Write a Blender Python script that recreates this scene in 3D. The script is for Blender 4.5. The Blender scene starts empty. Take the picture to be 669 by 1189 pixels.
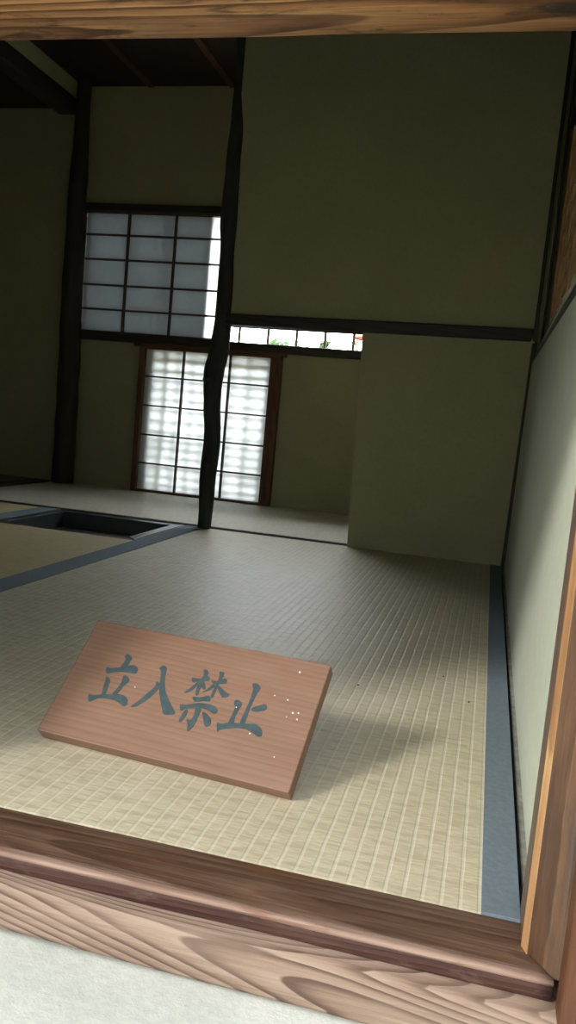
import bpy, bmesh, math, random
from mathutils import Vector, Matrix, noise
random.seed(4)
S = bpy.context.scene
COL = S.collection
PI = math.pi

# ------------------------------------------------------------------ materials
def mat(name):
    m = bpy.data.materials.new(name); m.use_nodes = True
    nt = m.node_tree
    for n in list(nt.nodes): nt.nodes.remove(n)
    out = nt.nodes.new('ShaderNodeOutputMaterial')
    return m, nt, out
def N(nt, typ, **kw):
    n = nt.nodes.new(typ)
    for k, v in kw.items(): setattr(n, k, v)
    return n
def setin(n, **kw):
    for k, v in kw.items(): n.inputs[k.replace('_', ' ')].default_value = v
    return n
def c4(c): return (c[0], c[1], c[2], 1)
def bsdf(nt, out, rough=.6, spec=.3):
    b = N(nt, 'ShaderNodeBsdfPrincipled')
    b.inputs['Roughness'].default_value = rough
    b.inputs['Specular IOR Level'].default_value = spec
    nt.links.new(b.outputs[0], out.inputs[0])
    return b
def coords(nt, scale=(1, 1, 1), rot=(0, 0, 0), loc=(0, 0, 0)):
    tc = N(nt, 'ShaderNodeTexCoord'); mp = N(nt, 'ShaderNodeMapping')
    mp.inputs['Scale'].default_value = scale
    mp.inputs['Rotation'].default_value = rot
    mp.inputs['Location'].default_value = loc
    nt.links.new(tc.outputs['Object'], mp.inputs[0])
    return mp.outputs[0]
def ntex(nt, vec, scale, detail=4, rough=.6, dist=0):
    n = N(nt, 'ShaderNodeTexNoise')
    setin(n, Scale=scale, Detail=detail, Roughness=rough, Distortion=dist)
    nt.links.new(vec, n.inputs['Vector'])
    return n.outputs['Fac']
def ramp(nt, fac, stops, interp='LINEAR'):
    r = N(nt, 'ShaderNodeValToRGB'); r.color_ramp.interpolation = interp
    e = r.color_ramp.elements
    while len(e) < len(stops): e.new(.5)
    for el, (p, c) in zip(e, stops):
        el.position = p; el.color = c4(c) if len(c) == 3 else c
    nt.links.new(fac, r.inputs[0])
    return r.outputs[0]
def g(v): return (v, v, v)
def mix(nt, fac, a, b, mode='MIX'):
    m = N(nt, 'ShaderNodeMix', data_type='RGBA', blend_type=mode)
    for sock, v in ((m.inputs[0], fac), (m.inputs[6], a), (m.inputs[7], b)):
        if isinstance(v, (int, float)): sock.default_value = v
        elif isinstance(v, tuple): sock.default_value = c4(v)
        else: nt.links.new(v, sock)
    return m.outputs[2]
def math_(nt, op, a, b=None, c=None):
    m = N(nt, 'ShaderNodeMath', operation=op)
    for i, v in enumerate((a, b, c)):
        if v is None: continue
        if isinstance(v, (int, float)): m.inputs[i].default_value = v
        else: nt.links.new(v, m.inputs[i])
    return m.outputs[0]
def bump(nt, b, height, strength, dist):
    n = N(nt, 'ShaderNodeBump'); setin(n, Strength=strength, Distance=dist)
    nt.links.new(height, n.inputs['Height'])
    nt.links.new(n.outputs[0], b.inputs['Normal'])

def wood(name, dark, mid, light, axis='X', ring=.006, tilt=.04, off=(0, .03, .04), rough=.55, spec=.3, rot=None,
         stain=None, stain_amt=.5, ringmix=.55, bumps=.4, dist=2.5, pores=.4):
    m, nt, out = mat(name); b = bsdf(nt, out, rough, spec)
    rot = rot or {'X': (0, tilt * .6, tilt), 'Y': (tilt * .6, 0, tilt), 'Z': (tilt, tilt * .6, 0)}[axis]
    v = coords(nt, rot=rot, loc=off)
    w = N(nt, 'ShaderNodeTexWave', wave_type='RINGS', rings_direction=axis, wave_profile='SAW')
    setin(w, Scale=.314 / ring, Distortion=dist, Detail=3, Detail_Scale=.35 * ring / .006 * .4, Detail_Roughness=.55)
    nt.links.new(v, w.inputs['Vector'])
    st = {'X': (3, 90, 90), 'Y': (90, 3, 90), 'Z': (90, 90, 3)}[axis]
    fib = ntex(nt, coords(nt, scale=st), 4, 5, .65)
    st2 = {'X': (2, 9, 9), 'Y': (9, 2, 9), 'Z': (9, 9, 2)}[axis]
    big = ntex(nt, coords(nt, scale=st2), 3, 3, .6, .4)
    ringc = ramp(nt, w.outputs['Fac'], [(0, light), (.55, mid), (.84, dark), (.95, dark), (1, light)])
    col = mix(nt, ringmix, mid, ringc)
    col = mix(nt, math_(nt, 'MULTIPLY', ramp(nt, fib, [(.38, g(1)), (.62, g(0))]), pores), col, dark)
    col = mix(nt, math_(nt, 'MULTIPLY', ramp(nt, big, [(.45, g(0)), (.75, g(1))]), .5), col, light)
    if stain:
        s = ntex(nt, coords(nt, scale={'X': (4, 12, 12), 'Y': (12, 4, 12), 'Z': (12, 12, 4)}[axis], loc=(.37, .2, .1)), 4, 6, .7, .5)
        col = mix(nt, math_(nt, 'MULTIPLY', ramp(nt, s, [(.54, g(0)), (.66, g(1))]), stain_amt), col, stain)
    nt.links.new(col, b.inputs['Base Color'])
    h = math_(nt, 'ADD', math_(nt, 'MULTIPLY', w.outputs['Fac'], .5), fib)
    bump(nt, b, h, bumps, .002)
    return m

def plaster(name, c1, c2, rough=.9, fine=90, bs=.25):
    m, nt, out = mat(name); b = bsdf(nt, out, rough, .15)
    v = coords(nt)
    a = ntex(nt, v, 3.5, 5, .6); f = ntex(nt, v, fine, 4, .7)
    col = mix(nt, ramp(nt, a, [(.3, g(0)), (.7, g(1))]), c1, c2)
    col = mix(nt, math_(nt, 'MULTIPLY', ramp(nt, f, [(.35, g(1)), (.6, g(0))]), .18), col, tuple(x * .6 for x in c1))
    nt.links.new(col, b.inputs['Base Color'])
    bump(nt, b, f, bs, .002)
    return m

def tatami(name, base, pale, dark, axis='X'):
    m, nt, out = mat(name); b = bsdf(nt, out, .48, .32)
    v = coords(nt)
    w = N(nt, 'ShaderNodeTexWave', wave_type='BANDS', bands_direction=axis, wave_profile='SIN')
    setin(w, Scale=.31416 / .0152, Distortion=0)
    jig = ntex(nt, v, 26, 2, .5)
    sep = N(nt, 'ShaderNodeVectorMath', operation='ADD')
    cmb = N(nt, 'ShaderNodeCombineXYZ')
    j2 = math_(nt, 'MULTIPLY', math_(nt, 'SUBTRACT', jig, .5), .0016)
    nt.links.new(j2, cmb.inputs[0 if axis == 'X' else 1])
    nt.links.new(v, sep.inputs[0]); nt.links.new(cmb.outputs[0], sep.inputs[1])
    nt.links.new(sep.outputs[0], w.inputs['Vector'])
    sc = (70, 420, 1) if axis == 'X' else (420, 70, 1)
    rush = ntex(nt, coords(nt, scale=sc), 1, 4, .7)
    sc2 = (22, 120, 1) if axis == 'X' else (120, 22, 1)
    tuft = ntex(nt, coords(nt, scale=sc2), 1, 3, .6)
    big = ntex(nt, v, 2.2, 4, .6)
    rib = ramp(nt, w.outputs['Fac'], [(0, g(0)), (.86, g(.05)), (.97, g(1)), (1, g(1))])
    col = mix(nt, ramp(nt, big, [(.3, g(0)), (.7, g(1))]), base, tuple(.5 * (x + y) for x, y in zip(base, pale)))
    col = mix(nt, math_(nt, 'MULTIPLY', ramp(nt, rush, [(.4, g(1)), (.58, g(0))]), .5), col, dark)
    col = mix(nt, math_(nt, 'MULTIPLY', ramp(nt, tuft, [(.38, g(1)), (.52, g(0))]), .55), col, dark)
    col = mix(nt, math_(nt, 'MULTIPLY', rib, .42), col, pale)
    nt.links.new(col, b.inputs['Base Color'])
    h = math_(nt, 'ADD', math_(nt, 'MULTIPLY', math_(nt, 'SUBTRACT', 1.0, rib), 1.0), math_(nt, 'MULTIPLY', rush, .6))
    bump(nt, b, h, .45, .0012)
    return m

def plain(name, c, rough=.6, spec=.3, var=.25, scale=40, bs=.15, stretch=(1, 1, 1)):
    m, nt, out = mat(name); b = bsdf(nt, out, rough, spec)
    f = ntex(nt, coords(nt, scale=stretch), scale, 4, .65)
    col = mix(nt, ramp(nt, f, [(.3, g(0)), (.7, g(1))]), tuple(x * (1 - var) for x in c), tuple(min(1, x * (1 + var)) for x in c))
    nt.links.new(col, b.inputs['Base Color'])
    bump(nt, b, f, bs, .0015)
    return m

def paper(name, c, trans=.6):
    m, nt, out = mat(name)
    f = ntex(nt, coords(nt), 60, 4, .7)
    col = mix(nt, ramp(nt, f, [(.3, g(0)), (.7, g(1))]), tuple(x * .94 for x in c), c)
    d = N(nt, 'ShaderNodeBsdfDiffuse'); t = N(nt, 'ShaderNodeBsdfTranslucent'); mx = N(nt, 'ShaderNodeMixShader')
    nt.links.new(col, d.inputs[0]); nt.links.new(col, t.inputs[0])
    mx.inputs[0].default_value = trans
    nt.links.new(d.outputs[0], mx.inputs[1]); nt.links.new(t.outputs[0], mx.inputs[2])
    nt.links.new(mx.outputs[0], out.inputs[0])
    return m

M = {}
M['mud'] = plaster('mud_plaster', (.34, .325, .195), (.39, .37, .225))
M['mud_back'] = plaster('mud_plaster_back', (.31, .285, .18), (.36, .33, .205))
M['pale_wall'] = plaster('pale_plaster', (.46, .495, .41), (.52, .55, .46), fine=60)
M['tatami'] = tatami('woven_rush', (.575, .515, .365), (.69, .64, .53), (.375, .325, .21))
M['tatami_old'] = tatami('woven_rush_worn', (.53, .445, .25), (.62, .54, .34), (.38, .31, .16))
M['tatami_cross'] = tatami('woven_rush_cross', (.56, .52, .43), (.70, .66, .56), (.40, .36, .28), 'Y')
M['cloth'] = plain('slate_blue_cloth', (.15, .19, .225), .8, .2, .12, 160, .3)
M['dark_wood'] = wood('smoked_dark_wood', (.012, .011, .009), (.030, .026, .021), (.05, .043, .034), 'X', rough=.5)
M['dark_wood_y'] = wood('smoked_dark_wood_deep', (.012, .011, .009), (.030, .026, .021), (.05, .043, .034), 'Y', rough=.5)
M['dark_wood_z'] = wood('smoked_dark_wood_upright', (.012, .011, .009), (.030, .026, .021), (.05, .043, .034), 'Z', rough=.5)
M['red_wood'] = wood('reddish_frame_wood', (.05, .022, .012), (.11, .05, .028), (.17, .085, .05), 'Z')
M['red_wood_x'] = wood('reddish_rail_wood', (.05, .022, .012), (.11, .05, .028), (.17, .085, .05), 'X')
M['muntin'] = plain('shoji_bar_wood', (.075, .05, .04), .6, .25, .2, 50, .1)
M['bark'] = plain('dark_bark', (.035, .038, .032), .75, .3, .55, 30, .8, (1, 1, .18))
M['bark2'] = plain('dark_smoked_log', (.035, .03, .024), .7, .25, .45, 30, .6, (1, 1, .15))
M['sign_wood'] = wood('reddish_sign_cedar', (.155, .08, .052), (.225, .129, .088), (.275, .167, .117), 'X', ring=.006, rot=(0, .02, .03),
                      off=(0, .02, .035), rough=.5, ringmix=.35, bumps=.12, dist=1.2, pores=.35, stain=(.225, .10, .062), stain_amt=.35)
M['ink'] = plain('faded_slate_ink', (.045, .07, .078), .6, .3, .25, 90, .05)
M['speck'] = plain('pale_droppings', (.75, .7, .6), .7, .2, .05, 80, .1)
M['sill_wood'] = wood('dark_weathered_sill', (.04, .018, .010), (.105, .055, .033), (.19, .115, .078), 'X', ring=.004, rot=(0, .02, .02), off=(0, -.60, .05),
                      rough=.6, ringmix=.5, dist=1.5, stain=(.15, .055, .018), stain_amt=.6, pores=.65)
M['sill_lip'] = wood('pinkish_lip_highlight', (.13, .07, .05), (.29, .185, .14), (.38, .27, .215), 'X', ring=.004, rot=(0, .02, .02), off=(0, -.60, .05),  # pale pink puts the edge highlight into the lip's colour
                      rough=.6, ringmix=.4, dist=1.5, stain=(.20, .09, .06), stain_amt=.7, pores=.4)
M['groove_wood'] = wood('groove_shade_red', (.025, .009, .007), (.06, .025, .02), (.11, .055, .045), 'X', ring=.004, rot=(0, .02, .02), off=(0, -.60, .05), rough=.6, stain=(.16, .10, .08), stain_amt=.6)  # dark red stands in for the shadow inside the groove
M['beam_wood'] = wood('pale_weathered_beam', (.10, .060, .044), (.28, .19, .142), (.37, .272, .212), 'X', ring=.0046, rot=(0, -.15, .05), off=(0, -.585, .055),
                      rough=.65, ringmix=.9, dist=.7, pores=.3, bumps=.5, stain=(.20, .12, .09), stain_amt=.3)
M['lintel_wood'] = wood('orange_weathered_lintel', (.10, .036, .013), (.54, .25, .10), (.74, .42, .185), 'X', ring=.0085, rot=(0, .05, .06), off=(0, -.575, -.685),
                        rough=.6, ringmix=.8, stain=(.035, .024, .017), stain_amt=.95, dist=2.2, pores=.5, bumps=.6)
M['jamb_wood'] = wood('brown_jamb', (.04, .018, .010), (.10, .052, .031), (.18, .098, .052), 'Z', ring=.005, rot=(.02, .02, 0), off=(-.11, -.62, 0),
                      rough=.38, ringmix=.6, stain=(.06, .045, .04), stain_amt=.6, spec=.6)
M['jamb_edge'] = wood('pale_orange_edge', (.16, .07, .028), (.36, .19, .085), (.52, .33, .165), 'Z', ring=.004, rot=(.02, .02, 0), off=(-.11, -.62, 0), rough=.5, ringmix=.6)
M['post_wood'] = wood('red_brown_post', (.03, .010, .005), (.07, .027, .013), (.15, .062, .028), 'Z', ring=.006, rot=(.02, .03, 0), off=(-.12, -.60, 0), rough=.45, ringmix=.6)
M['lath'] = wood('orange_lattice_wood', (.38, .18, .08), (.70, .42, .21), (.80, .58, .34), 'Y', ring=.01, rough=.6)
M['lath_z'] = wood('orange_lattice_wood_upright', (.38, .18, .08), (.70, .42, .21), (.80, .58, .34), 'Z', ring=.01, rough=.6)
M['ceiling_wood'] = wood('dark_ceiling_board', (.012, .006, .005), (.028, .016, .013), (.045, .025, .02), 'Y', rough=.6)
M['batten'] = wood('reddish_batten', (.05, .02, .014), (.10, .045, .03), (.14, .07, .045), 'Y', rough=.5)
M['lacquer'] = plain('black_lacquer', (.035, .042, .05), .32, .5, .1, 20, .02)
M['ash'] = plain('grey_hearth_ash', (.10, .095, .085), .95, .1, .3, 60, .6)
M['soot'] = plaster('sooty_pit_clay', (.03, .028, .022), (.05, .045, .035))
M['stone'] = plaster('pale_granite', (.47, .49, .45), (.66, .68, .63), fine=120, bs=.5)
M['earth'] = plaster('garden_earth', (.34, .33, .25), (.44, .42, .33))
M['paper'] = paper('white_shoji_paper', (.92, .95, .97), .78)
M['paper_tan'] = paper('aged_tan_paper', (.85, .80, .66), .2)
M['bamboo'] = plain('grey_bamboo', (.22, .20, .15), .5, .3, .25, 30, .1)
M['leaf'] = plain('fresh_leaf', (.25, .42, .24), .5, .3, .3, 30, .1)
M['leaf_red'] = plain('reddish_leaf', (.55, .16, .10), .5, .3, .3, 30, .1)
M['dust'] = plain('dusty_floor_edge', (.26, .26, .23), .9, .1, .3, 60, .2)

# ------------------------------------------------------------------ mesh helpers
def tag(o, label=None, cat=None, group=None, kind=None):
    if label: o['label'] = label
    if cat: o['category'] = cat
    if group: o['group'] = group
    if kind: o['kind'] = kind
    return o
def empty(name, loc=(0, 0, 0), label=None, cat=None, group=None, kind=None):
    o = bpy.data.objects.new(name, None); COL.objects.link(o); o.location = loc
    o.empty_display_size = .05
    return tag(o, label, cat, group, kind)
class MB:
    def __init__(s): s.bm = bmesh.new()
    def box(s, x0, x1, y0, y1, z0, z1):
        vs = [s.bm.verts.new((x, y, z)) for x in (x0, x1) for y in (y0, y1) for z in (z0, z1)]
        for f in ((0, 1, 3, 2), (4, 6, 7, 5), (0, 4, 5, 1), (2, 3, 7, 6), (0, 2, 6, 4), (1, 5, 7, 3)):
            s.bm.faces.new([vs[i] for i in f])
        return s
    def prism(s, pts, d):
        """closed polygon of 3-D points pushed along d"""
        d = Vector(d)
        a = [s.bm.verts.new(p) for p in pts]; b = [s.bm.verts.new(Vector(p) + d) for p in pts]
        n = len(pts)
        s.bm.faces.new(a); s.bm.faces.new(b[::-1])
        for i in range(n): s.bm.faces.new((a[i], b[i], b[(i + 1) % n], a[(i + 1) % n]))
        return s
    def tube(s, path, radii, n=12, wob=0, seed=0):
        rings = []
        P = [Vector(p) for p in path]
        for i, p in enumerate(P):
            t = (P[min(i + 1, len(P) - 1)] - P[max(i - 1, 0)]).normalized()
            u = t.cross(Vector((0, 1, 0.02)) if abs(t.y) < .9 else Vector((1, 0, 0))).normalized(); v = t.cross(u)
            r = radii[i] if isinstance(radii, (list, tuple)) else radii
            ring = []
            for k in range(n):
                a = 2 * PI * k / n
                rr = r * (1 + (wob * noise.noise(Vector((math.cos(a) * 1.3 + seed, math.sin(a) * 1.3, p.length * 9))) if wob else 0))
                ring.append(s.bm.verts.new(p + (u * math.cos(a) + v * math.sin(a)) * rr))
            rings.append(ring)
        for a, b in zip(rings, rings[1:]):
            for k in range(n): s.bm.faces.new((a[k], a[(k + 1) % n], b[(k + 1) % n], b[k]))
        s.bm.faces.new(rings[0][::-1]); s.bm.faces.new(rings[-1])
        return s
    def quad(s, *p):
        s.bm.faces.new([s.bm.verts.new(q) for q in p]); return s
    def build(s, name, m, parent=None, bevel=0, smooth=False, seg=2):
        bmesh.ops.recalc_face_normals(s.bm, faces=s.bm.faces[:])
        me = bpy.data.meshes.new(name); s.bm.to_mesh(me); s.bm.free()
        me.materials.append(m)
        if smooth:
            for p in me.polygons: p.use_smooth = True
        o = bpy.data.objects.new(name, me); COL.objects.link(o)
        if parent: o.parent = parent
        if bevel:
            b = o.modifiers.new('edge', 'BEVEL'); b.width = bevel; b.segments = seg; b.limit_method = 'ANGLE'
            b.angle_limit = .6
        return o
def grid_wall_xz(mb, x0, x1, z0, z1, y0, y1, holes):
    xs = sorted({x0, x1} | {h[0] for h in holes} | {h[1] for h in holes})
    zs = sorted({z0, z1} | {h[2] for h in holes} | {h[3] for h in holes})
    xs = [x for x in xs if x0 <= x <= x1]; zs = [z for z in zs if z0 <= z <= z1]
    for zi in range(len(zs) - 1):
        run = None
        for xi in range(len(xs)):
            solid = False
            if xi < len(xs) - 1:
                cx, cz = (xs[xi] + xs[xi + 1]) / 2, (zs[zi] + zs[zi + 1]) / 2
                solid = not any(h[0] < cx < h[1] and h[2] < cz < h[3] for h in holes)
            if solid and run is None: run = xs[xi]
            if not solid and run is not None:
                mb.box(run, xs[xi], y0, y1, zs[zi], zs[zi + 1]); run = None
    return mb
def lerp(a, b, t): return a + (b - a) * t
def table(tab, z):
    for (z0, *a), (z1, *b) in zip(tab, tab[1:]):
        if z <= z1:
            t = max(0, (z - z0) / (z1 - z0)); t = t * t * (3 - 2 * t)
            return [lerp(p, q, t) for p, q in zip(a, b)]
    return list(tab[-1][1:])

YW, YB = 2.48, 3.349         # wing wall face, back wall face
# ------------------------------------------------------------------ room shell
o = MB().box(-3.1, .30, .66, 3.45, -.12, -.052).build('floor', M['earth']); tag(o, 'bare boards under the straw mats of the tea room', 'floor', kind='structure')
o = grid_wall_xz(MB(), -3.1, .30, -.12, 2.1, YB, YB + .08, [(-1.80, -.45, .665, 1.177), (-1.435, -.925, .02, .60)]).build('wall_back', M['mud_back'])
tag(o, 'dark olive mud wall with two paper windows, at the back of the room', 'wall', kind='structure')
# wing wall beside the bent pillar (its free edge hangs over the opening)
def wing(z):
    return table([(0, .066), (.65, .079), (1.0, .083), (2.0, .083)], z)[0]
mb = MB().prism([(-.395, YW, -.004), (wing(0), YW, -.004), (wing(.65), YW, .65), (wing(1), YW, 1.0), (wing(2), YW, 2.0),
                 (-.852, YW, 2.0), (-.852, YW, 1.2), (-.846, YW, 1.0), (-.835, YW, .66), (-.413, YW, .66)], (0, .05, 0))
o = mb.build('wall_wing', M['mud']); tag(o, 'olive mud wing wall between bent pillar and corner post', 'wall', kind='structure')
o = MB().box(-1.95, -.86, YW + .005, YW + .05, 1.64, 2.0).build('wall_hanging', M['mud']); tag(o, 'short hanging wall above the rear alcove', 'wall', kind='structure')
# right wall: lower pale part leaning a hair outwards, upper part set back around the lattice window
mb = MB().prism([(.074, .64, -.03), (.082, .64, .60), (.25, .64, .60), (.25, .64, -.03)], (0, 1.90, 0))
o = mb.build('wall_right', M['pale_wall']); tag(o, 'pale grey green plaster wall beside the blue edged mat', 'wall', kind='structure')
mb = MB()
mb.box(.125, .25, .64, .95, .60, 2.0); mb.box(.125, .25, 2.43, 2.54, .60, 2.0); mb.box(.115, .25, .95, 2.43, 1.24, 2.0)
o = mb.build('wall_right_upper', M['mud']); tag(o, 'dark mud wall around the lattice window', 'wall', kind='structure')
o = MB().box(.083, .30, 2.54, YB, -.05, 2.0).build('wall_right_rear', M['mud']); tag(o, 'mud side wall hidden behind the wing wall', 'wall', kind='structure')
# left plane with its wide opening
mb = MB(); mb.box(-1.92, -1.86, .66, 3.30, 1.62, 2.0); mb.box(-1.92, -1.86, .66, 1.7, -.05, 1.62)
o = mb.build('wall_left', M['mud']); tag(o, 'narrow olive wall strip above the dark beam of the side opening', 'wall', kind='structure')
mb = MB(); mb.box(-3.1, -3.02, .66, YB, -.05, 2.0); mb.box(-3.02, -1.92, 1.5, 1.58, -.05, 2.0)
o = mb.build('wall_passage', M['mud']); tag(o, 'dark mud wall of the side passage', 'wall', kind='structure')
# front wall with the low crawl-in entrance
mb = MB(); mb.box(-3.1, -.62, .60, .66, -.31, 2.1); mb.box(.115, .30, .60, .66, -.31, 2.1); mb.box(-.62, .115, .60, .66, .76, 2.1); mb.box(-.62, .115, .62, .66, -.31, -.06)
o = mb.build('wall_front', M['mud']); tag(o, 'outer mud wall around the low crawl-in entrance', 'wall', kind='structure')
# ceilings
o = MB().box(-1.95, .30, .60, YW + .05, 2.0, 2.06).build('ceiling', M['ceiling_wood']); tag(o, 'high dark ceiling over the main mats', 'ceiling', kind='structure')
o = MB().box(-1.92, .10, YW + .05, YB, 1.69, 1.74).build('ceiling_alcove', M['ceiling_wood']); tag(o, 'low dark board ceiling over the rear mat', 'ceiling', kind='structure')
o = MB().box(-3.1, -1.92, 1.5, YB, 1.60, 1.66).build('ceiling_passage', plain('reddish_brown_boards', (.05, .022, .016), .7, .2, .3, 20, .1)); tag(o, 'reddish brown ceiling of the side passage', 'ceiling', kind='structure')
o = MB().box(-3.3, .5, .50, 3.9, 2.10, 2.2).build('roof', M['ceiling_wood']); tag(o, 'wooden roof deck above the tea room', 'roof', kind='structure')
where = ['in the shadowed corner', 'along the middle', 'next to the bent pillar', 'behind the wing wall']
for i, x in enumerate((-1.545, -1.19, -.835, -.48)):
    o = MB().box(x - .012, x + .012, YW + .06, YB - .002, 1.681, 1.691).build('ceiling_batten', M['batten'], bevel=.003)
    tag(o, 'thin reddish batten under the low dark ceiling ' + where[i], 'batten', 'battens under the alcove ceiling')

# ------------------------------------------------------------------ posts and beams
def centre_pillar(z):
    return table([(-.02, -.8642, .0236), (0.064, -.8639, .0244), (0.147, -.8650, .0261), (0.257, -.8639, .0272), (0.312, -.8661, .0268), (0.393, -.8733, .0266), (0.446, -.8758, .0275), (0.500, -.8735, .0312), (0.541, -.8653, .0312), (0.582, -.8590, .0297), (0.635, -.8549, .0282),
                  (0.701, -.8500, .0230), (0.767, -.8509, .0226), (0.884, -.8569, .0248), (0.999, -.8620, .0254), (1.102, -.8607, .0255), (1.228, -.8599, .0224), (1.340, -.8626, .0190), (1.46, -.8665, .0200), (2.0, -.868, .019)], z)
root = empty('bent_pillar', (-.858, 2.492, 0), 'crooked dark bark covered pillar standing in front of the bright paper window', 'pillar')
pth, rad = [], []
zz = -.006
while zz < 2.0:
    x, r = centre_pillar(zz)
    pth.append((x + .858, .010 * math.sin(zz * 5), zz)); rad.append(r); zz += .02
MB().tube(pth, rad, 20, .22, 3).build('trunk', M['bark'], root, smooth=True)
mb = MB()
for z, a, r in ((.47, -2.2, .013), (.62, -.6, .011), (.20, -1.9, .009), (.95, -1.5, .007)):   # branch stubs / knots
    x, R = centre_pillar(z)
    mb.tube([(x + .858 + math.cos(a) * R * .7, math.sin(a) * R * .7, z), (x + .858 + math.cos(a) * (R + .001), math.sin(a) * (R + .001), z + .004), (x + .858 + math.cos(a) * (R + .003), math.sin(a) * (R + .003), z + .005)], [r, r * .8, r * .3], 10)
mb.build('knot', M['bark'], root, smooth=True)

root = empty('corner_log_post', (-1.845, 3.30, 0), 'dark tapering log post in the rear corner beside the grey paper window', 'post')
tab = [(-.02, .0248, .049), (.229, .0270, .0470), (.491, .0248, .0453), (.858, .0180, .0440), (1.182, .0150, .0400), (1.534, .0185, .0300), (2.0, .019, .028)]
pth, rad = [], []
for i in range(60):
    z = -.006 + i * .034
    x, r = table(tab, z); pth.append((x, 0, z)); rad.append(r)
MB().tube(pth, rad, 18, .12, 9).build('trunk', M['bark2'], root, smooth=True)

mb = MB().prism([(.064, YW - .02, -.004), (.077, YW - .02, -.004), (.077, YW + .05, -.004), (.064, YW + .05, -.004)], (.012, 0, .65))
o = mb.build('corner_post', M['dark_wood_z'], bevel=.003); tag(o, 'thin dark post in the corner where wing wall meets pale wall', 'post')
mb = MB().prism([(.076, YW - .02, .655), (.086, YW - .02, .655), (.086, YW + .05, .655), (.076, YW + .05, .655)], (.005, 0, 1.34))
mb.prism([(.097, YW - .030, .655), (.103, YW - .030, .655), (.103, YW + .05, .655), (.097, YW + .05, .655)], (.008, 0, 1.34))
o = mb.build('upper_corner_post', M['dark_wood_z'], bevel=.002); tag(o, 'dark double corner post beside the orange lattice window', 'post')
# beam of the wing wall
mb = MB().prism([(-.84, YW - .02, .641), (.072, YW - .02, .651), (.076, YW - .02, .686), (-.84, YW - .02, .675)], (0, .085, 0))
o = mb.build('wing_wall_beam', M['dark_wood'], bevel=.004); tag(o, 'long dark horizontal beam crossing from bent pillar to corner post', 'beam')
# rail under the lattice window
mb = MB().prism([(.075, .60, .555), (.092, .60, .615), (.135, .60, .615), (.135, .60, .555)], (.004, 1.86, .035))
o = mb.build('lattice_window_rail', M['dark_wood_y'], bevel=.004); tag(o, 'dark rail on top of the pale wall under the lattice window', 'rail')
# head beam and threshold of the side opening
o = MB().box(-1.93, -1.853, .66, 3.29, 1.551, 1.62).build('side_opening_beam', M['dark_wood_y'], bevel=.006); tag(o, 'dark head beam of the side opening below the narrow wall strip', 'beam')
o = MB().box(-1.93, -1.863, 1.7, 3.27, -.05, .008).build('side_threshold', M['dark_wood_y'], bevel=.003); tag(o, 'dark low threshold of the side opening beside the corner log post', 'threshold')
o = MB().box(-1.86, .064, YW + .012, YW + .066, -.05, -.001).build('mat_gap_strip', plain('dark_gap_strip', (.018, .016, .015), .9, .05), bevel=.002); tag(o, 'thin strip painted black for the dark gap between the main mat and the rear mat', 'threshold')  # near-black matte strip stands in for the shaded gap between mats
# dusty strip along the right wall
o = MB().box(.0685, .079, .66, YW - .02, -.05, -.004).build('baseboard_right', M['dust'], bevel=.001); tag(o, 'dusty grey strip at the foot of the pale wall', 'baseboard', kind='structure')

# ------------------------------------------------------------------ tatami mats
def mat_thing(label, x0, x1, y0, y1, m, lh=.032, rh=.030, holes=()):
    root = empty('tatami_mat', ((x0 + x1) / 2, (y0 + y1) / 2, -.05), label, 'tatami mat', 'tatami mats on the floor')
    dx, dy = (x0 + x1) / 2, (y0 + y1) / 2
    mb = MB()
    if holes:
        hx0, hx1, hy0, hy1 = holes
        mb.box(x0 - dx, x1 - dx, y0 - dy, hy0 - dy, 0, .05)
        if hx0 > x0: mb.box(x0 - dx, hx0 - dx, hy0 - dy, y1 - dy, 0, .05)
        if hx1 < x1: mb.box(hx1 - dx, x1 - dx, hy0 - dy, y1 - dy, 0, .05)
    else:
        mb.box(x0 - dx, x1 - dx, y0 - dy, y1 - dy, 0, .05)
    mb.build('straw_body', m, root)
    if lh: MB().box(x0 - dx - .0006, x0 - dx + lh, y0 - dy - .0006, (holes[2] if holes and holes[0] <= x0 + lh else y1) - dy + .0006, .001, .0512).build('cloth_border', M['cloth'], root, bevel=.0004)
    if rh: MB().box(x1 - dx - rh, x1 - dx + .0006, y0 - dy - .0006, (holes[2] if holes and holes[1] >= x1 - rh else y1) - dy + .0006, .001, .0512).build('cloth_border', M['cloth'], root, bevel=.0004)
    return root
mat_thing('large straw tatami mat under the wooden sign with a blue grey cloth border', -.8955, .064, .643, YW + .010, M['tatami'])
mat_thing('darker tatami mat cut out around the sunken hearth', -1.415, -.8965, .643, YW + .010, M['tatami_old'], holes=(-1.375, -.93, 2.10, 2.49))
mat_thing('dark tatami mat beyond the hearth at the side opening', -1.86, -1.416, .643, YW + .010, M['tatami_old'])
mat_thing('pale rear tatami mat lying below the two paper windows', -1.86, .062, YW + .068, YB - .004, M['tatami_cross'], 0, 0)
o = MB().box(-3.02, -1.93, 1.58, YB, -.05, -.001).build('passage_floor', M['dust']); tag(o, 'pale strip of floor in the side passage', 'floor', kind='structure')

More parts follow.
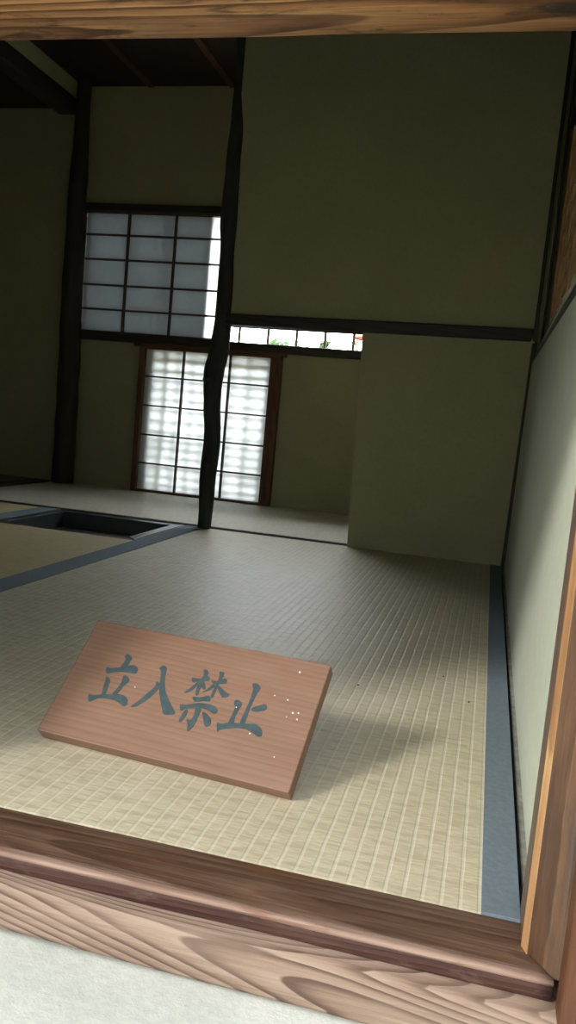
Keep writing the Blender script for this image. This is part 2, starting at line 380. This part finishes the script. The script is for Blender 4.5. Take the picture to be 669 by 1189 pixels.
# ------------------------------------------------------------------ sunken hearth
root = empty('sunken_hearth', (-1.15, 2.295, -.052), 'square sunken hearth with dark frame in front of the crooked pillar', 'hearth')
hx0, hx1, hy0, hy1 = -.225, .220, -.193, .193
MB().prism([(hx0, hy0, .0545), (hx0 + .032, hy0 + .03, .0545), (hx0 + .032, hy1 - .03, .0545), (hx0, hy1, .0545)], (0, 0, -.05)).build('frame_member', M['lacquer'], root, bevel=.002)
MB().prism([(hx1, hy0, .0545), (hx1 - .032, hy0 + .03, .0545), (hx1 - .032, hy1 - .03, .0545), (hx1, hy1, .0545)], (0, 0, -.05)).build('frame_member', M['lacquer'], root, bevel=.002)
MB().prism([(hx0, hy0, .0525), (hx1, hy0, .0525), (hx1 - .032, hy0 + .03, .0525), (hx0 + .032, hy0 + .03, .0525)], (0, 0, -.05)).build('frame_member', M['lacquer'], root, bevel=.002)
MB().prism([(hx0, hy1, .0525), (hx1, hy1, .0525), (hx1 - .032, hy1 - .03, .0525), (hx0 + .032, hy1 - .03, .0525)], (0, 0, -.05)).build('frame_member', M['lacquer'], root, bevel=.002)
mb = MB()
a, b, c, d = hx0 + .02, hx1 - .02, hy0 + .02, hy1 - .02
mb.box(a - .02, a, c, d, -.30, .01); mb.box(b, b + .02, c, d, -.30, .01); mb.box(a, b, c - .02, c, -.30, .01); mb.box(a, b, d, d + .02, -.30, .01); mb.box(a, b, c, d, -.32, -.30)
mb.build('pit_lining', M['soot'], root)
mb = MB(); n = 14
for i in range(n):
    for j in range(n):
        def P(i, j):
            x, y = lerp(a, b, i / n), lerp(c, d, j / n)
            return (x, y, -.22 + .04 * noise.noise(Vector((x * 6, y * 6, 1))) + .25 * (x * x + y * y))
        mb.quad(P(i, j), P(i + 1, j), P(i + 1, j + 1), P(i, j + 1))
bmesh.ops.remove_doubles(mb.bm, verts=mb.bm.verts[:], dist=1e-5)
mb.build('ash_bed', M['ash'], root, smooth=True)

# ------------------------------------------------------------------ windows of the back wall
mb = MB()
mb.box(-1.86, -.40, YB - .035, YB + .01, 1.177, 1.205); mb.box(-1.86, -.40, YB - .040, YB + .05, .632, .665)
mb.box(-1.835, -1.808, YB - .03, YB + .01, .665, 1.177); mb.box(-.45, -.42, YB - .03, YB + .01, .665, 1.177)
o = mb.build('window_1', M['dark_wood'], bevel=.003); tag(o, 'dark wooden frame of the wide upper window', 'window', kind='structure')
for i, x in enumerate((-1.72, -1.595, -1.47, -1.345, -1.22, -1.095, -.968, -.844, -.722, -.602, -.482)):
    MB().tube([(x, YB + .065, .655), (x + .002, YB + .065, .9), (x - .001, YB + .065, 1.19)], .0065, 10).build('window_bar', M['bamboo'], o, smooth=True)
def shoji(name, label, x0, x1, z0, z1, y, cols, rows, stile, top, bot, bar, frame_m, trans_m, group=None, rect=None):
    root = empty(name, ((x0 + x1) / 2, y, z0), label, 'paper screen', group)
    cx = (x0 + x1) / 2
    for a_, b_ in ((x0 - cx, x0 - cx + stile[0]), (x1 - cx - stile[1], x1 - cx)):
        MB().box(a_, b_, -.012, .012, 0, z1 - z0).build('side_rail', frame_m, root, bevel=.0015)
    for a_, b_ in ((0, bot), (z1 - z0 - top, z1 - z0)):
        MB().box(x0 - cx + stile[0], x1 - cx - stile[1], -.012, .012, a_, b_).build('cross_rail', frame_m, root, bevel=.0015)
    l = MB()
    for xx in cols: l.box(xx - cx - bar / 2, xx - cx + bar / 2, -.007, .007, bot, z1 - z0 - top)
    for zz in rows: l.box(x0 - cx + stile[0], x1 - cx - stile[1], -.0055, .0085, zz - z0 - bar * .42, zz - z0 + bar * .42)
    l.build('lattice', M['muntin'], root)
    p = MB().box(x0 - cx + .004, x1 - cx - .004, .0086, .0092, .003, z1 - z0 - .003).build('paper_sheet', trans_m, root)
    return root
shoji('shoji_screen', 'lower bright shoji screen with blurred reed shadows behind the crooked pillar', -1.500, -.897, .0005, .617, YB - .028,
      (-1.300, -1.094), (.124, .247, .372, .495), (.024, .022), .007, .010, .008, M['red_wood'], M['paper'])
o = MB().box(-.897, -.874, YB - .034, YB - .002, -.003, .632).build('screen_jamb', M['red_wood'], bevel=.002); tag(o, 'reddish upright jamb beside the bright shoji screen', 'jamb')
o = MB().box(-1.53, -.86, YB - .036, YB - .002, .618, .634).build('screen_head_rail', M['red_wood_x'], bevel=.002); tag(o, 'reddish rail above the bright shoji screen', 'rail')
shoji('shoji_screen', 'upper grey shoji screen of fifteen panes between log post and crooked pillar', -1.812, -1.168, .663, 1.180, YB - .014,
      (-1.598, -1.385), (.765, .868, .975, 1.078), (.012, .012), .012, .010, .008, M['muntin'], M['paper'])
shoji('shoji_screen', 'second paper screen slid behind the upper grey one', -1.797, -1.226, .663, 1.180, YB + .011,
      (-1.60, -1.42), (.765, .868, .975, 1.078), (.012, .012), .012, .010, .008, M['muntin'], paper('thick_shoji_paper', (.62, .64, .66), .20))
# reed lattice outside the lower window
root = empty('reed_lattice', (-1.18, YB - .002, .02), 'reed lattice behind the lower paper screen, seen only as shadows', 'lattice')
x = -.262; i = 0
while x < .27:
    pts = [(x + .008 * noise.noise(Vector((x * 9, z * 2.3, 5))), 0, z * .58) for z in [k / 8 for k in range(9)]]
    MB().tube(pts, [.0075 + .002 * noise.noise(Vector((x * 7, 3, 0)))] * 9, 8).build('reed', M['bamboo'], root, smooth=True)
    x += .066 + random.uniform(-.012, .012)
z = .022
while z < .575:
    pts = [(xx, .006, z + .005 * noise.noise(Vector((xx * 5, z * 9, 2)))) for xx in [-.255 + k * .051 for k in range(11)]]
    MB().tube(pts, [.0085] * 11, 8).build('reed', M['bamboo'], root, smooth=True)
    z += .041 + random.uniform(-.006, .006)
MB().box(-.255, .255, .002, .012, .088, .106).build('tie_bar', M['bamboo'], root)

# ------------------------------------------------------------------ lattice window of the right wall
o = MB().box(.102, .118, .95, 2.432, 1.215, 1.245).build('window_2', M['dark_wood_y']); tag(o, 'orange brown lattice window high in the side wall above the dark rail', 'window', kind='structure')
MB().box(.102, .118, .95, .972, .62, 1.215).build('frame_stile', M['dark_wood_z'], o)
for k, y in enumerate((2.415, 2.27, 2.09, 1.88, 1.66, 1.42, 1.18)):
    w = (.014, .02, .022, .026, .02, .026, .02)[k]
    MB().box(.113, .1185, y - w, y + w, .62, 1.22).build('upright_lath', M['lath_z'], o, bevel=.003)
z = .66; k = 0
while z < 1.2:
    hh = (.016, .022, .013, .02)[k % 4]
    MB().box(.1135, .1186, .955, 2.43, z - hh, z + hh).build('cross_lath', M['lath'], o, bevel=.003)
    z += .072 + .012 * ((k * 7) % 3); k += 1
MB().box(.1188, .1196, .952, 2.43, .60, 1.24).build('paper_backing', M['paper_tan'], o)
o = MB().box(.1200, .25, .95, 2.43, .66, 1.24).build('window_shutter', M['lath']); tag(o, 'closed board shutter behind the lattice window', 'shutter')

# ------------------------------------------------------------------ entrance: sill, beam, jambs, lintel, step
def rough_bar(name, x0, x1, y0, y1, z0, z1, m, amp, seed, skew=(0, 0), nseg=40, rnd=.006):
    """long timber along x with softly worn, slightly wavy edges; skew moves the front edge / lower edge along the length"""
    mb = MB(); bm = mb.bm; rings = []
    for i in range(nseg + 1):
        t = i / nseg; x = lerp(x0, x1, t)
        w = lambda k: amp * noise.noise(Vector((x * 7, seed + k * 3.1, 0)))
        ya = y0 + skew[0] * t + w(0); za = z0 + skew[1] * t + w(2) * .5; zb = z1 + w(1) * .6
        pr = [(y1, za), (ya + rnd, za), (ya + rnd * .3, za + rnd * .3), (ya, za + rnd), (ya, (za + zb) / 2), (ya, zb - rnd), (ya + rnd * .3, zb - rnd * .3), (ya + rnd, zb), (lerp(ya, y1, .5), zb), (y1 - rnd, zb), (y1, zb - rnd * .3)]
        rings.append([bm.verts.new((x, a, b)) for a, b in pr])
    n = len(rings[0])
    for a, b in zip(rings, rings[1:]):
        for k in range(n): bm.faces.new((a[k], a[(k + 1) % n], b[(k + 1) % n], b[k]))
    bm.faces.new(rings[0]); bm.faces.new(rings[-1][::-1])
    o = mb.build(name, m, smooth=True)
    return o
root = empty('entrance_sill', (-.45, .61, -.0175), 'dark worn wooden sill along the front edge of the tatami', 'sill')
for nm, y0, y1, z0, z1, m_, amp, sd, rn in (('board', .5855, .642, -.0175, -.0008, 'sill_wood', .0004, 3, .0015), ('highlight_lip', .5765, .5865, -.0062, -.0008, 'sill_lip', .0010, 5, .0024), ('groove_strip', .5785, .5860, -.0182, -.0058, 'groove_wood', .0008, 7, .002)):
    q = rough_bar(nm, -1.0, .0855, y0, y1, z0, z1, M[m_], amp, sd, rnd=rn, nseg=90)
    q.parent = root; q.matrix_parent_inverse = Matrix.Translation((.45, -.61, .0175))
    if nm == 'highlight_lip': q['label'] = 'front lip of the sill with its highlight painted pale pink'
o = rough_bar('entrance_base_beam', -1.0, .22, .564, .642, -.060, -.0185, M['beam_wood'], .0016, 8, (-.002, 0), rnd=.0045); tag(o, 'pale weathered base beam with flame grain below the dark sill', 'beam')
o = rough_bar('entrance_lintel', -1.0, .22, .50, .603, .646, .77, M['lintel_wood'], .0022, 21, rnd=.008); tag(o, 'weathered orange wooden lintel overhead across the entrance', 'lintel')
mb = MB().prism([(.0645, .659, -.001), (.0640, .612, -.001), (.0675, .603, -.001), (.0850, .579, -.001), (.118, .574, -.001), (.118, .659, -.001)], (0, 0, .72))
o = mb.build('entrance_jamb', M['jamb_wood'], bevel=.002)
q = MB().prism([(.0639, .6125, -.0008), (.0638, .6115, -.0008), (.0674, .6026, -.0008), (.0682, .6024, -.0008), (.0662, .609, -.0008)], (0, 0, .715)).build('pale_edge', M['jamb_edge'], o); q['label'] = 'pale orange edge of the jamb'  # paler strip along the far bevel of the jamb
tag(o, 'orange brown door jamb standing on the end of the dark sill', 'jamb')
o = MB().box(.0872, .16, .545, .573, -.0185, .72).build('outer_casing_board', M['post_wood'], bevel=.005, seg=3); tag(o, 'red brown casing board in front of the door jamb', 'board')
o = MB().box(-.66, -.60, .575, .659, -.001, .72).build('opposite_jamb', M['jamb_wood'], bevel=.003); tag(o, 'door jamb at the far end of the sill, out of the picture', 'jamb')
# stone step
mb = MB(); bm = mb.bm; nx, ny = 46, 30; top = []
for j in range(ny + 1):
    row = []
    for i in range(nx + 1):
        x, y = lerp(-.85, .35, i / nx), lerp(-.15, .600, j / ny)
        e = min(i, nx - i, j) / 3
        z = -.062 + .003 * noise.noise(Vector((x * 9, y * 9, 0))) + .0012 * noise.noise(Vector((x * 40, y * 40, 3))) - (.012 * (1 - e) ** 2 if e < 1 else 0)
        row.append(bm.verts.new((x, y, z)))
    top.append(row)
for j in range(ny):
    for i in range(nx): bm.faces.new((top[j][i], top[j][i + 1], top[j + 1][i + 1], top[j + 1][i]))
edge = top[0] + [r[-1] for r in top[1:]] + top[-1][-2::-1] + [r[0] for r in top[-2:0:-1]]
low = [bm.verts.new((v.co.x, v.co.y, -.31)) for v in edge]
for k in range(len(edge)): bm.faces.new((edge[k], low[k], low[(k + 1) % len(edge)], edge[(k + 1) % len(edge)]))
bm.faces.new(low)
o = mb.build('stepping_stone', M['stone'], smooth=True); tag(o, 'pale speckled stone step below the weathered base beam', 'step')
o = MB().box(-12, 12, -12, 14, -.40, -.31).build('ground', M['earth']); tag(o, 'bare pale garden ground around the tea house', 'ground', kind='structure')

# ------------------------------------------------------------------ wooden sign
SO = Vector((-.4443, .7836, .0132)); YAW, TILT, SW, SH, ST = -.1028, .8254, .2932, .1483, .018
ua = Vector((math.cos(YAW), math.sin(YAW), 0)); un = Vector((-math.sin(YAW), math.cos(YAW), 0))
ub = un * math.sin(TILT) + Vector((0, 0, math.cos(TILT))); uo = ua.cross(ub)          # uo: out of the face
root = empty('wooden_sign', (0, 0, 0), 'reddish wooden sign board with four dark brushed characters leaning on the front mat', 'sign')
root.matrix_world = Matrix(((ua.x, ub.x, uo.x, SO.x), (ua.y, ub.y, uo.y, SO.y), (ua.z, ub.z, uo.z, SO.z), (0, 0, 0, 1)))
MB().box(0, SW, 0, SH, -ST, 0).build('board', M['sign_wood'], root, bevel=.0012)
MINV = root.matrix_world.inverted()
for k, s in enumerate((.045, .245)):                      # two wedge feet behind the board
    top_ = SO + ua * s + ub * (SH * .80) - uo * ST
    bot_ = SO + ua * s + ub * (SH * .06) - uo * ST
    foot = Vector((top_.x, top_.y, 0)) - un * .012
    tri = [MINV @ top_, MINV @ Vector((bot_.x, bot_.y, bot_.z)), MINV @ (Vector((bot_.x, bot_.y, 0)) + un * .012), MINV @ foot]
    MB().prism(tri, (.014, 0, 0)).build('wedge_foot', M['sign_wood'], root)
CHARS = [
  [ [(56.2,107.8),(57.8,111.3),(62.4,110.9),(66.4,107.7),(66.2,104.3),(65.0,96.6),(58.1,93.4),(59.1,99.9),(59.2,105.0)],
   [(41.1,89.7),(47.6,90.0),(56.9,93.2),(63.1,96.2),(72.4,99.4),(77.7,97.7),(80.0,94.3),(79.7,89.8),(74.2,89.1),(61.6,88.2),(53.1,85.6),(45.7,82.5)],
   [(47.0,78.3),(51.3,77.3),(54.3,74.2),(55.3,66.7),(56.7,58.3),(52.6,56.9),(49.6,66.5),(48.7,72.9)],
   [(66.6,83.5),(69.8,84.8),(74.6,82.0),(76.2,77.9),(72.5,70.6),(69.9,60.8),(64.2,59.5),(66.3,65.9),(68.2,75.1)],
   [(37.3,53.0),(44.7,53.4),(53.6,57.1),(63.4,59.0),(72.8,61.4),(79.5,60.8),(85.0,57.3),(87.3,51.5),(84.6,48.5),(79.5,50.2),(70.7,52.9),(60.1,52.9),(50.3,50.9),(42.3,44.8)] ],
  [ [(104.0,101.5),(105.7,105.8),(109.1,106.6),(112.6,104.0),(114.8,95.1),(118.6,85.0),(124.4,75.5),(134.0,65.1),(144.6,55.1),(143.3,52.2),(133.2,49.9),(127.3,57.3),(119.6,69.1),(114.4,78.6),(110.5,90.8),(107.0,99.4)],
   [(108.2,85.9),(113.1,83.8),(114.6,78.7),(111.4,69.4),(105.6,59.6),(98.1,51.3),(91.9,50.1),(97.9,58.3),(103.9,69.8),(108.8,79.5)] ],
  [ [(146.0,99.3),(153.5,99.8),(159.8,101.8),(163.7,105.2),(166.5,102.6),(166.0,99.4),(160.3,97.5),(154.0,95.9),(149.2,93.8)],
   [(155.4,110.9),(157.1,112.5),(161.3,110.9),(162.5,106.1),(161.9,96.6),(160.9,87.8),(161.3,79.9),(158.4,79.9),(156.6,86.8),(156.5,95.4),(157.8,105.1)],
   [(155.0,96.3),(156.1,92.2),(152.8,84.7),(148.6,80.7),(144.3,79.3),(146.6,82.7),(150.9,89.2)],
   [(160.6,97.0),(163.7,95.2),(166.5,89.7),(164.2,88.3),(161.1,91.5)],
   [(169.5,100.8),(176.4,101.1),(179.8,104.4),(183.6,106.5),(186.6,104.7),(186.6,100.3),(181.8,99.3),(175.7,97.3),(171.2,98.1)],
   [(174.0,112.5),(177.2,113.8),(180.1,112.6),(180.4,108.2),(179.6,101.9),(179.1,94.3),(178.9,82.1),(177.2,80.5),(175.6,83.2),(176.0,93.6),(176.5,102.4),(176.0,108.5)],
   [(173.3,97.3),(175.7,94.2),(172.0,89.1),(166.6,85.2),(164.9,85.2),(169.2,90.3)],
   [(179.3,96.8),(182.3,95.1),(189.6,91.2),(195.8,88.4),(193.3,84.8),(188.4,84.1),(183.9,88.1),(179.6,93.2)],
   [(156.6,77.0),(164.8,78.3),(173.1,82.0),(176.7,79.8),(176.7,76.2),(169.8,74.6),(160.5,72.1)],
   [(146.6,65.1),(153.6,66.5),(166.5,71.5),(177.5,72.8),(184.8,71.5),(189.7,67.9),(189.4,64.3),(185.9,63.3),(180.6,65.2),(170.9,66.5),(160.6,63.5),(154.5,61.5),(149.5,58.6)],
   [(164.9,65.7),(171.1,66.0),(171.7,59.0),(171.4,46.2),(168.1,37.9),(165.6,39.1),(164.2,44.5),(160.2,50.5),(165.1,50.5),(166.4,56.6)],
   [(154.2,59.7),(156.9,60.9),(158.1,54.7),(156.1,47.2),(153.4,45.6),(152.6,48.7)],
   [(174.2,61.4),(177.3,62.1),(183.7,58.9),(187.4,54.5),(188.1,49.5),(185.2,46.9),(182.7,47.7),(179.5,52.7)] ],
  [ [(215.9,106.5),(219.7,108.5),(223.7,107.0),(226.6,103.4),(225.0,97.0),(224.1,87.2),(223.7,73.0),(224.0,60.4),(218.9,59.2),(219.0,70.8),(219.7,83.8),(219.4,96.9),(218.8,101.6)],
   [(225.2,77.5),(227.5,80.9),(233.9,84.7),(237.0,86.7),(240.4,85.1),(241.5,81.8),(239.2,79.0),(232.5,76.2),(227.7,75.7)],
   [(203.6,81.9),(205.9,84.8),(210.1,84.0),(213.3,80.6),(212.3,73.9),(211.5,65.5),(212.1,58.2),(206.5,56.9),(207.0,65.7),(207.1,75.6),(205.3,78.2)],
   [(194.5,54.0),(199.8,54.1),(207.6,57.1),(218.9,59.2),(229.2,61.1),(236.5,62.2),(243.2,58.7),(246.0,54.3),(246.1,50.4),(242.3,49.2),(237.0,51.6),(228.5,54.1),(218.9,53.5),(209.0,50.6),(200.5,46.9),(198.7,44.4)] ],
]
def smooth_loop(pts, n=4):
    out = []; L = len(pts)
    for i in range(L):
        p0, p1, p2, p3 = (Vector(pts[(i + j - 1) % L]) for j in range(4))
        for k in range(n):
            t = k / n
            m1 = (p2 - p0) * .38; m2 = (p3 - p1) * .38
            q = (2 * t ** 3 - 3 * t ** 2 + 1) * p1 + (t ** 3 - 2 * t ** 2 + t) * m1 + (-2 * t ** 3 + 3 * t ** 2) * p2 + (t ** 3 - t ** 2) * m2
            out.append(q)
    return out
for strokes in CHARS:
    mb = MB(); off = 0
    for s in strokes:
        loop = smooth_loop([(u / 1000, v / 1000) for u, v in s])
        mb.prism([(p.x, p.y, -.0004) for p in loop], (0, 0, .0006 + off)); off += .00003
    mb.build('brushed_character', M['ink'], root)
for u, v, r in ((262.2, 132.1, 1.2), (244.5, 98.9, .7), (260.1, 96.8, .9), (270.2, 83.3, 1.0), (275.9, 84.6, 1.0), (265.2, 77.5, .6), (276.7, 77.4, .9), (267, 31.9, .7), (233.4, 50.6, .9), (86.7, 73.5, .7), (208.5, 75.9, .7)):
    mb = MB(); r = r / 1000
    mb.prism([(u / 1000 + r * math.cos(a) * random.uniform(.7, 1.2), v / 1000 + r * math.sin(a) * random.uniform(.7, 1.2), -.0002) for a in [i * PI / 4 for i in range(8)]], (0, 0, .0008))
    mb.build('pale_speck', M['speck'], root)

# crumbs of debris on the mats
for k, (x, y, lab) in enumerate(((-.149, 1.158, 'tiny dark crumb on the mat just behind the tall end of the sign'), (-.033, 1.269, 'tiny dark crumb on the mat midway between sign and cloth border'), (.009, 1.164, 'tiny dark crumb close to the blue cloth border'))):
    mb = MB(); mb.tube([(x, y, .0002), (x + .001, y + .001, .0012), (x + .0016, y + .002, .0005)], [.0009, .0011, .0006], 8)
    o = mb.build('debris_crumb', M['soot'], smooth=True); tag(o, lab, 'crumb', 'crumbs on the main mat')

# ------------------------------------------------------------------ garden behind the upper window
def shrub(name, label, x, y, h, m, n, spread, seed):
    rnd = random.Random(seed)
    root = empty(name, (x, y, -.31), label, 'shrub', 'garden plants')
    mb = MB()
    for k in range(6):
        a = rnd.uniform(0, 6.28); t = Vector((math.cos(a) * spread * .7, math.sin(a) * spread * .7, h * rnd.uniform(.8, 1)))
        mb.tube([(0, 0, 0), (t.x * .3, t.y * .3, t.z * .5), tuple(t)], [.012, .008, .003], 7)
    mb.build('stem', M['bark2'], root, smooth=True)
    mb = MB()
    for k in range(n):
        a = rnd.uniform(0, 6.28); r = spread * math.sqrt(rnd.random()); z = h * (1 - .75 * rnd.random() ** 1.5)
        c = Vector((math.cos(a) * r, math.sin(a) * r, z))
        d = Vector((rnd.uniform(-1, 1), rnd.uniform(-1, 1), rnd.uniform(-.6, .6))).normalized(); e = d.cross(Vector((rnd.uniform(-1, 1), rnd.uniform(-1, 1), 1))).normalized()
        L = rnd.uniform(.03, .06)
        mb.quad(c - d * L, c + e * L * .4 + d.cross(e) * L * .1, c + d * L, c - e * L * .4 + d.cross(e) * L * .1)
    mb.build('foliage', m, root)
shrub('garden_shrub', 'pale green shrub top showing through the window bars beside the crooked pillar', -1.22, 4.75, 1.12, M['leaf'], 200, .13, 1)
shrub('garden_shrub', 'green shrub behind the third gap of the window bars', -.955, 4.5, 1.12, M['leaf'], 40, .03, 2)
shrub('garden_shrub', 'reddish leaved shrub behind the last gap of the window bars', -.76, 4.8, 1.28, M['leaf_red'], 160, .11, 3)

# ------------------------------------------------------------------ light
wd = bpy.data.worlds.new('overcast_sky'); S.world = wd; wd.use_nodes = True
nt = wd.node_tree; nt.nodes.clear()
out = N(nt, 'ShaderNodeOutputWorld'); bg = N(nt, 'ShaderNodeBackground'); nt.links.new(bg.outputs[0], out.inputs[0])
tc = N(nt, 'ShaderNodeTexCoord')
LD = Vector((.553, .683, -.476)).normalized()          # direction the light travels
dt = N(nt, 'ShaderNodeVectorMath', operation='DOT_PRODUCT'); dt.inputs[1].default_value = -LD
nt.links.new(tc.outputs['Generated'], dt.inputs[0])
glow = math_(nt, 'POWER', math_(nt, 'MAXIMUM', dt.outputs['Value'], 0), 3)
sx = N(nt, 'ShaderNodeSeparateXYZ'); nt.links.new(tc.outputs['Generated'], sx.inputs[0])
behind = N(nt, 'ShaderNodeMapRange', interpolation_type='SMOOTHSTEP'); setin(behind, From_Min=-.1, From_Max=.7)
nt.links.new(sx.outputs[1], behind.inputs[0])           # sky boosted beyond the house, added to brighten window paper and room
sky = mix(nt, glow, (.80, .92, 1.0), (1.6, 1.55, 1.4))
nt.links.new(mix(nt, behind.outputs[0], sky, (8.6, 9.0, 9.2)), bg.inputs[0])
bg.inputs[1].default_value = 1.6
sl = bpy.data.lights.new('hazy_sun', 'SUN'); sl.energy = 2.7; sl.angle = math.radians(10); sl.color = (1, .965, .91)
so = bpy.data.objects.new('hazy_sun', sl); COL.objects.link(so); so.rotation_euler = LD.to_track_quat('-Z', 'Y').to_euler()
so.location = (-3, -4, 3)

# ------------------------------------------------------------------ camera
cam = bpy.data.cameras.new('camera'); co = bpy.data.objects.new('camera', cam); COL.objects.link(co)
r, u, f = Vector((0.96633132, 0.24057876, 0.091245)), Vector((-0.11544051, 0.08844853, 0.98936866)), Vector((-0.2299506, 0.96659129, -0.11324312))
co.matrix_world = Matrix(((r.x, u.x, -f.x, 0), (r.y, u.y, -f.y, 0), (r.z, u.z, -f.z, .375), (0, 0, 0, 1)))
cam.sensor_fit = 'VERTICAL'; cam.sensor_height = 36; cam.lens = 958.785 / 1189 * 36; cam.clip_start = .02
S.camera = co
S.cycles.max_bounces = 12; S.cycles.diffuse_bounces = 8; S.cycles.transmission_bounces = 8
S.cycles.sample_clamp_indirect = 6
S.cycles.use_denoising = True
vs = S.view_settings; vs.view_transform = 'Standard'; vs.look = 'None'; vs.exposure = 0; vs.gamma = 1; vs.use_curve_mapping = False
